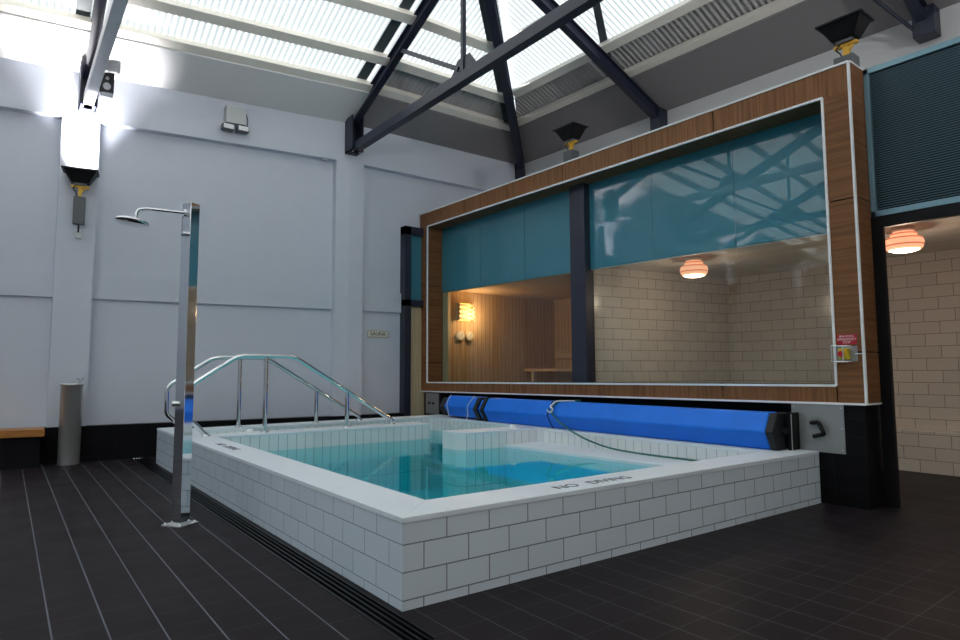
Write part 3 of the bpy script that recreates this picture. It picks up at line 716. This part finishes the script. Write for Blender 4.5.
Mb().tube([(RCX, 2.68, RCZ), (RCX, 8.02, RCZ)], .03, 12).build('axle', BLACK, t)
Mb().box((RCX+.02, 2.67, RZ), (RCX+.17, 2.70, -.38)).build('end_bracket', BLACK, t)
Mb().tube([(RCX+.02, 2.665, RZ), (RCX+.02, 2.665, -.39)], .004, 8).build('steel_edge', STAIN, t)
# cords and hose
for k, (y0, y1, z1) in enumerate(((7.66, 7.46, -.80),)):
    pts = [(RCX-.10, y0, RCZ+.18), (RCX-.175, y0+.02, RCZ+.07), (RCX-.16, y0-.02, RCZ-.12), (IX1-.015, y0-.1, RZ-.02), (IX1-.02, 7.40, -.82), (IX1-.02, 7.30, -.82), (IX1-.015, 7.16, RZ-.02), (RCX-.15, 7.16, RCZ-.1), (RCX-.185, 7.16, RCZ+.03), (RCX-.10, 7.08, RCZ+.18)]
    c = Mb().tube(smooth_path(pts, .08, 4), .006, 6).build('cord', CORD); tag(c, 'thin white cord looped over the short left end of the blue cover', 'cord')
hs = []
ctrl = [(RCX+.02, 5.15, RCZ+.18), (RCX-.10, 5.42, RCZ+.165), (RCX-.18, 5.46, RCZ+.06), (RCX-.19, 5.35, RCZ-.04), (5.20, 5.15, -.67), (5.16, 4.85, -.76), (5.12, 4.45, -.83), (5.13, 4.0, -.845), (5.16, 3.6, -.848), (5.17, 3.25, -.848), (5.17, 2.95, -.848)]
h_ = Mb().tube(smooth_path(ctrl, .2, 6), .010, 8).build('hose', HOSE); tag(h_, 'thin green hose hanging from the blue cover down to the ledge inside the pool', 'hose')
kn = Mb().tube(smooth_path([(RCX-.19, 5.50, RCZ+.06), (RCX-.215, 5.42, RCZ+.03), (RCX-.20, 5.38, RCZ+.08), (RCX-.21, 5.44, RCZ+.10), (RCX-.12, 5.42, RCZ+.17), (RCX-.02, 5.2, RCZ+.175)], .03, 4), .009, 8).build('tie_string', CORD)
tag(kn, 'white string knotted round the top of the green hose on the blue cover', 'string')

# steel plates with crank at both ends of the niche
t = thing('service_plate', (XB, 2.52, -.5), 'flat stainless plate with a black crank handle at the right end of the pool', 'metal plate')
Mb().box((XB-.006, 2.30, -.71), (XB+.001, 2.735, -.30)).build('plate', PANEL, t)
Mb().tube(smooth_path([(XB-.005, 2.55, -.462), (XB-.05, 2.55, -.462), (XB-.055, 2.485, -.452), (XB-.06, 2.44, -.55), (XB-.065, 2.53, -.575)], .012, 3), .018, 8).build('crank_handle', BLACK, t)
for yy in (2.32, 2.715):
    for zz in (-.33, -.5, -.68): Mb().tube([(XB-.009, yy, zz), (XB-.006, yy, zz)], .007, 8).build('screw', STAIN, t)
t = thing('service_plate', (XB, 8.6, -.5), 'small stainless plate with two dark bolts at the far left end of the cover niche', 'metal plate')
Mb().box((XB-.006, 8.42, -.703), (XB+.001, 8.80, -.37)).build('plate', PANEL, t)
for yy in (8.56, 8.68): Mb().tube([(XB-.03, yy, -.53), (XB-.006, yy, -.53)], .02, 8).build('bolt', INK, t)

# emergency stop
t = thing('emergency_stop', (XB, 2.25, .12), 'yellow emergency stop box with red button behind a steel guard on timber surround', 'emergency stop')
cy, cz = 2.255, .125
Mb().box((XB-.004, cy-.085, cz-.06), (XB, cy+.085, cz+.07)).build('back_plate', PANEL, t)
Mb().box((XB-.06, cy-.03, cz-.045), (XB-.004, cy+.04, cz+.045)).build('button_box', YELB, t, bevel=.004)
Mb().tube([(XB-.06, cy+.012, cz), (XB-.075, cy+.012, cz), (XB-.08, cy+.012, cz), (XB-.095, cy+.012, cz)], [.012, .012, .026, .022], 20).build('red_button', RED, t)
g = Mb()
for zz in (-.065, .065): g.tube(smooth_path([(XB-.004, cy-.07, cz+zz), (XB-.12, cy-.07, cz+zz), (XB-.12, cy+.07, cz+zz), (XB-.004, cy+.07, cz+zz)], .015, 3), .005, 8)
for yy in (-.02, .07): g.tube([(XB-.12, cy+yy, cz-.065), (XB-.12, cy+yy, cz+.065)], .005, 8)
g.tube([(XB-.004, cy-.07, cz), (XB-.004, cy-.12, cz)], .005, 8)
g.build('guard', CHROME, t)
t = thing('warning_sign', (XB, 2.25, .25), 'small red sign with three lines of white capitals above the yellow stop box', 'sign')
Mb().box((XB-.005, 2.17, .205), (XB, 2.325, .29)).build('sign_plate', SIGNR, t)
for i, s_ in enumerate(('SPA POOL', 'EMERGENCY', 'STOP')):
    text_mesh('sign_lettering', s_, .026, WHITE_T, t, frame((XB-.006, 2.247, .272-.025*i), (0, -1, 0), (0, 0, 1)), .0006)

# ---------------------------------------------------------------- shower
SXx, SYy = 1.095, 5.14
SH = thing('shower_column', (SXx, SYy, FL), 'tall mirror-polished square shower column standing on the dark tiles left of the pool', 'shower')
def rot(x, y, a=math.radians(33)):
    return (SXx+x*math.cos(a)-y*math.sin(a), SYy+x*math.sin(a)+y*math.cos(a))
def rbox(x0, x1, y0, y1, z0, z1):
    return Mb().slab([rot(x0, y0), rot(x1, y0), rot(x1, y1), rot(x0, y1)], z0, z1)
rbox(-.045, .045, -.045, .045, FL+.01, 1.31).build('column', CHROME, SH, bevel=.003)
rbox(-.09, .09, -.09, .09, FL, FL+.01).build('base_plate', STAIN, SH, bevel=.002)
for a, b in ((-.07, -.07), (.07, -.07), (.07, .07), (-.07, .07)):
    p = rot(a, b); Mb().lathe((p[0], p[1], FL+.01), [(.012, 0), (.012, .01), (0, .01)], 8).build('bolt', CHROME, SH)
a0 = rot(-.045, 0); az = 1.225
p1 = (.80, 5.21); p2 = (.735, 5.22)
Mb().tube(smooth_path([(a0[0], a0[1], az), (p1[0], p1[1], az+.015), (p2[0], p2[1], az-.0), (p2[0]-.005, p2[1], az-.075)], .05, 6), .011, 12).build('arm', CHROME, SH)
Mb().tube([(a0[0]+.002, a0[1], az), (a0[0]-.02, a0[1], az)], .028, 16).build('arm_flange', CHROME, SH)
hx, hy = p2[0]-.03, p2[1]
hd = Mb().lathe((hx, hy, az-.105), [(0, .035), (.03, .03), (.10, .022), (.117, .014), (.117, -.002), (.105, -.006), (0, -.006)], 36)
for i, v in enumerate(hd.v): hd.v[i] = Vector((v.x, v.y, v.z-(v.x-hx)*.10))
hd.build('shower_head', CHROME, SH)
q = rot(-.045, 0)
Mb().tube([(q[0], q[1], -.24), (q[0]-.05, q[1]+.01, -.24)], .020, 16).build('tap_knob', CHROME, SH)

# ---------------------------------------------------------------- drinking fountain, bench
fx, fy = .675, 9.30
t = thing('drinking_fountain', (fx, fy, FL), 'brushed stainless cylinder drinking fountain standing against the column at left', 'drinking fountain')
Mb().lathe((fx, fy, FL), [(.115, 0), (.118, .01), (.118, .97), (.124, .975), (.124, .995), (.118, 1.0), (.10, .985), (.03, .97), (0, .97)], 40).build('body', STAIN, t)
Mb().tube(smooth_path([(fx+.08, fy-.03, FL+.98), (fx+.08, fy-.03, FL+1.04), (fx+.04, fy-.04, FL+1.06)], .02, 4), .010, 10).build('spout', CHROME, t)
Mb().tube([(fx+.085, fy-.03, FL+1.02), (fx+.115, fy-.04, FL+1.075)], .008, 8).build('tap', CHROME, t)
t = thing('bench', (-1.2, 9.45, FL), 'orange-brown timber bench top on a black tiled base along the wall at far left', 'bench')
def wb(x0, x1, o0, o1, z0, z1): m = Mb(); wallbox(m, x0, x1, z0, z1, o0, o1); return m
wb(-3.0, .41, -.42, -.014, -.765, -.68).build('seat', BENCHW, t, bevel=.004)
wb(-3.0, .37, -.36, -.014, FL, -.765).build('base', BT_X, t)

# ---------------------------------------------------------------- fittings on wall and roof
def uplight(loc, face, label, on=True, drop=0.0, energy=UP_E, foot=-.66):
    """floodlight pointing up; loc is the centre of its lens; face = unit vector away from wall"""
    x, y, z = loc; t = thing('uplight', (x, y, z-.4), label, 'floodlight', 'black uplighters')
    f = Vector(face); sd = Vector((-f.y, f.x, 0))
    def P(a, b, c): return Vector((x, y, z))+sd*a+f*b+Vector((0, 0, c))
    Mb().hexa([P(-.10, -.07, -.17), P(.10, -.07, -.17), P(.10, .07, -.17), P(-.10, .07, -.17)], [P(-.19, -.13, 0), P(.19, -.13, 0), P(.19, .15, -.0), P(-.19, .15, -.0)]).build('housing', BLACK, t, bevel=.005)
    Mb().hexa([P(-.165, -.105, .0), P(.165, -.105, .0), P(.165, .125, .0), P(-.165, .125, .0)], [P(-.165, -.105, .004), P(.165, -.105, .004), P(.165, .125, .004), P(-.165, .125, .004)]).build('lens', TUBE if on else GREYP, t)
    m = Mb().hexa([P(-.2, -.14, -.02), P(.2, -.14, -.02), P(.2, .16, -.02), P(-.2, .16, -.02)], [P(-.2, -.14, -.004), P(.2, -.14, -.004), P(.2, .16, -.004), P(-.2, .16, -.004)]); m.build('rim', BLACKG, t)
    Mb().hexa([P(-.07, -.05, -.20), P(.07, -.05, -.20), P(.07, .05, -.20), P(-.07, .05, -.20)], [P(-.07, -.05, -.17), P(.07, -.05, -.17), P(.07, .05, -.17), P(-.07, .05, -.17)]).build('lamp_base', GREYP, t)
    m = Mb(); m.beam(P(-.10, 0, -.215), P(.10, 0, -.215), .05, .025); m.beam(P(0, 0, -.215), P(0, 0, -.34), .035, .05, (0, 1, 0)); m.beam(P(.06, 0, -.215), P(0, 0, -.30), .03, .02); m.build('yellow_bracket', YEL, t)
    Mb().tube(smooth_path([P(-.04, .02, -.2), P(-.08, .05, -.25), P(-.03, .04, -.30), P(-.04, 0, -.36)], .03, 3), .006, 6).build('flex', BLACK, t)
    bb = P(0, -.02, 0)
    if drop:
        Mb().hexa([P(-.065, -.07, -.70), P(.065, -.07, -.70), P(.065, .02, -.70), P(-.065, .02, -.70)], [P(-.065, -.07, -.34), P(.065, -.07, -.34), P(.065, .02, -.34), P(-.065, .02, -.34)]).build('gear_box', GREYP, t, bevel=.008)
        Mb().tube([P(0, -.04, -.70), P(0, -.04, -.80)], .010, 8).build('conduit', BLACK, t)
        Mb().hexa([P(-.035, -.09, -.87), P(.035, -.09, -.87), P(.035, -.05, -.87), P(-.035, -.05, -.87)], [P(-.035, -.09, -.79), P(.035, -.09, -.79), P(.035, -.05, -.79), P(-.035, -.05, -.79)]).build('junction_box', GREYL, t, bevel=.004)
    else:
        Mb().hexa([P(-.085, -.07, foot), P(.085, -.07, foot), P(.085, .08, foot), P(-.085, .08, foot)], [P(-.085, -.07, -.34), P(.085, -.07, -.34), P(.085, .08, -.34), P(-.085, .08, -.34)]).build('gear_box', GREYP, t, bevel=.008)
    if on:
        l = bpy.data.lights.new('lamp_beam', 'AREA'); l.energy = energy; l.color = (1, .97, .98); l.shape = 'RECTANGLE'; l.size = .3; l.size_y = .2; l.spread = math.radians(72)
        o = bpy.data.objects.new('lamp_beam', l); COL.objects.link(o); o.parent = t
        o.location = Vector((0, 0, .4))+Vector((0, 0, .012))-f*.03
        o.rotation_euler = (math.pi, 0, math.atan2(sd.y, sd.x))
    return t
nW = Vector((-.1556, -.988, 0))
uplight((.66, yw(.66)-.17, 2.60), nW, 'black uplighter with yellow bracket and grey gear box on the bright column at left', True, 1)
for x in (-6.3, -13.2): uplight((x, yw(x)-.17, 2.60), nW, 'black uplighter on a far back-wall column, seen only reflected in the right-hand panes', True, 1)
uplight((6.22, 5.98, 3.42), Vector((-1, 0, 0)), 'black uplighter on yellow bracket rising behind the middle of the timber surround', False, foot=2.60-3.42)
uplight((6.12, 2.33, 3.24), Vector((-1, 0, 0)), 'black uplighter with grey gear box above the right corner of the timber surround', False, foot=2.60-3.24)

# speaker on the lintel
sx, sy, sz = .90, yw(.9)-.20, 3.80
t = thing('loudspeaker', (sx, sy, sz-.14), 'small black loudspeaker beside the roof truss at far left', 'loudspeaker')
Mb().hexa([(sx-.09, sy-.03, sz-.13), (sx+.07, sy-.07, sz-.13), (sx+.08, sy+.10, sz-.13), (sx-.06, sy+.10, sz-.13)], [(sx-.09, sy-.08, sz+.13), (sx+.07, sy-.12, sz+.13), (sx+.08, sy+.06, sz+.13), (sx-.06, sy+.06, sz+.13)]).build('cabinet', BLACKG, t, bevel=.01)
Mb().tube([(sx-.01, sy-.072, sz-.05), (sx-.01, sy-.080, sz-.052)], .045, 20).build('woofer', GREYP, t)
Mb().tube([(sx-.01, sy-.088, sz+.05), (sx-.01, sy-.096, sz+.048)], .022, 16).build('tweeter', GREYP, t)
Mb().beam((sx, sy+.08, sz), (sx, sy+.20, sz), .04, .05).build('bracket', BLACK, t)

# emergency light on the lintel
ex = 2.48; ey = yw(ex)
t = thing('emergency_light', (ex, ey, 3.5), 'white emergency light box with two small lamps on the beam of the back wall', 'emergency light')
m = Mb(); wallbox(m, 2.37, 2.64, 3.60, 3.86, -.14, -.001); m.build('box', GREYL, t, bevel=.008)
for dx in (-.10, .10):
    x = ex+dx+.02; y = yw(x)-.10
    Mb().box((x-.085, y-.07, 3.49), (x+.085, y+.05, 3.575)).build('lamp_head', GREYP, t, bevel=.015)
    Mb().box((x-.07, y-.078, 3.50), (x+.07, y-.07, 3.565)).build('lamp_lens', WHITE_T, t, bevel=.003)
    Mb().tube([(x, y, 3.57), (x, y, 3.61)], .015, 8).build('lamp_stem', GREYP, t)
Mb().tube(smooth_path([(2.66, yw(2.66)-.05, 3.80), (2.69, yw(2.66)-.05, 3.72), (2.68, yw(2.66)-.06, 3.60), (2.64, yw(2.66)-.08, 3.55)], .03, 4), .007, 6).build('cable', GREYP, t)
# sensor under the beam
o = Mb().box((3.80, yw(3.85)+.02, 3.325), (3.90, yw(3.85)+.08, 3.35)).build('sensor', GREYL, None, bevel=.004)
tag(o, 'tiny pale sensor box under the beam near the second pilaster', 'sensor')
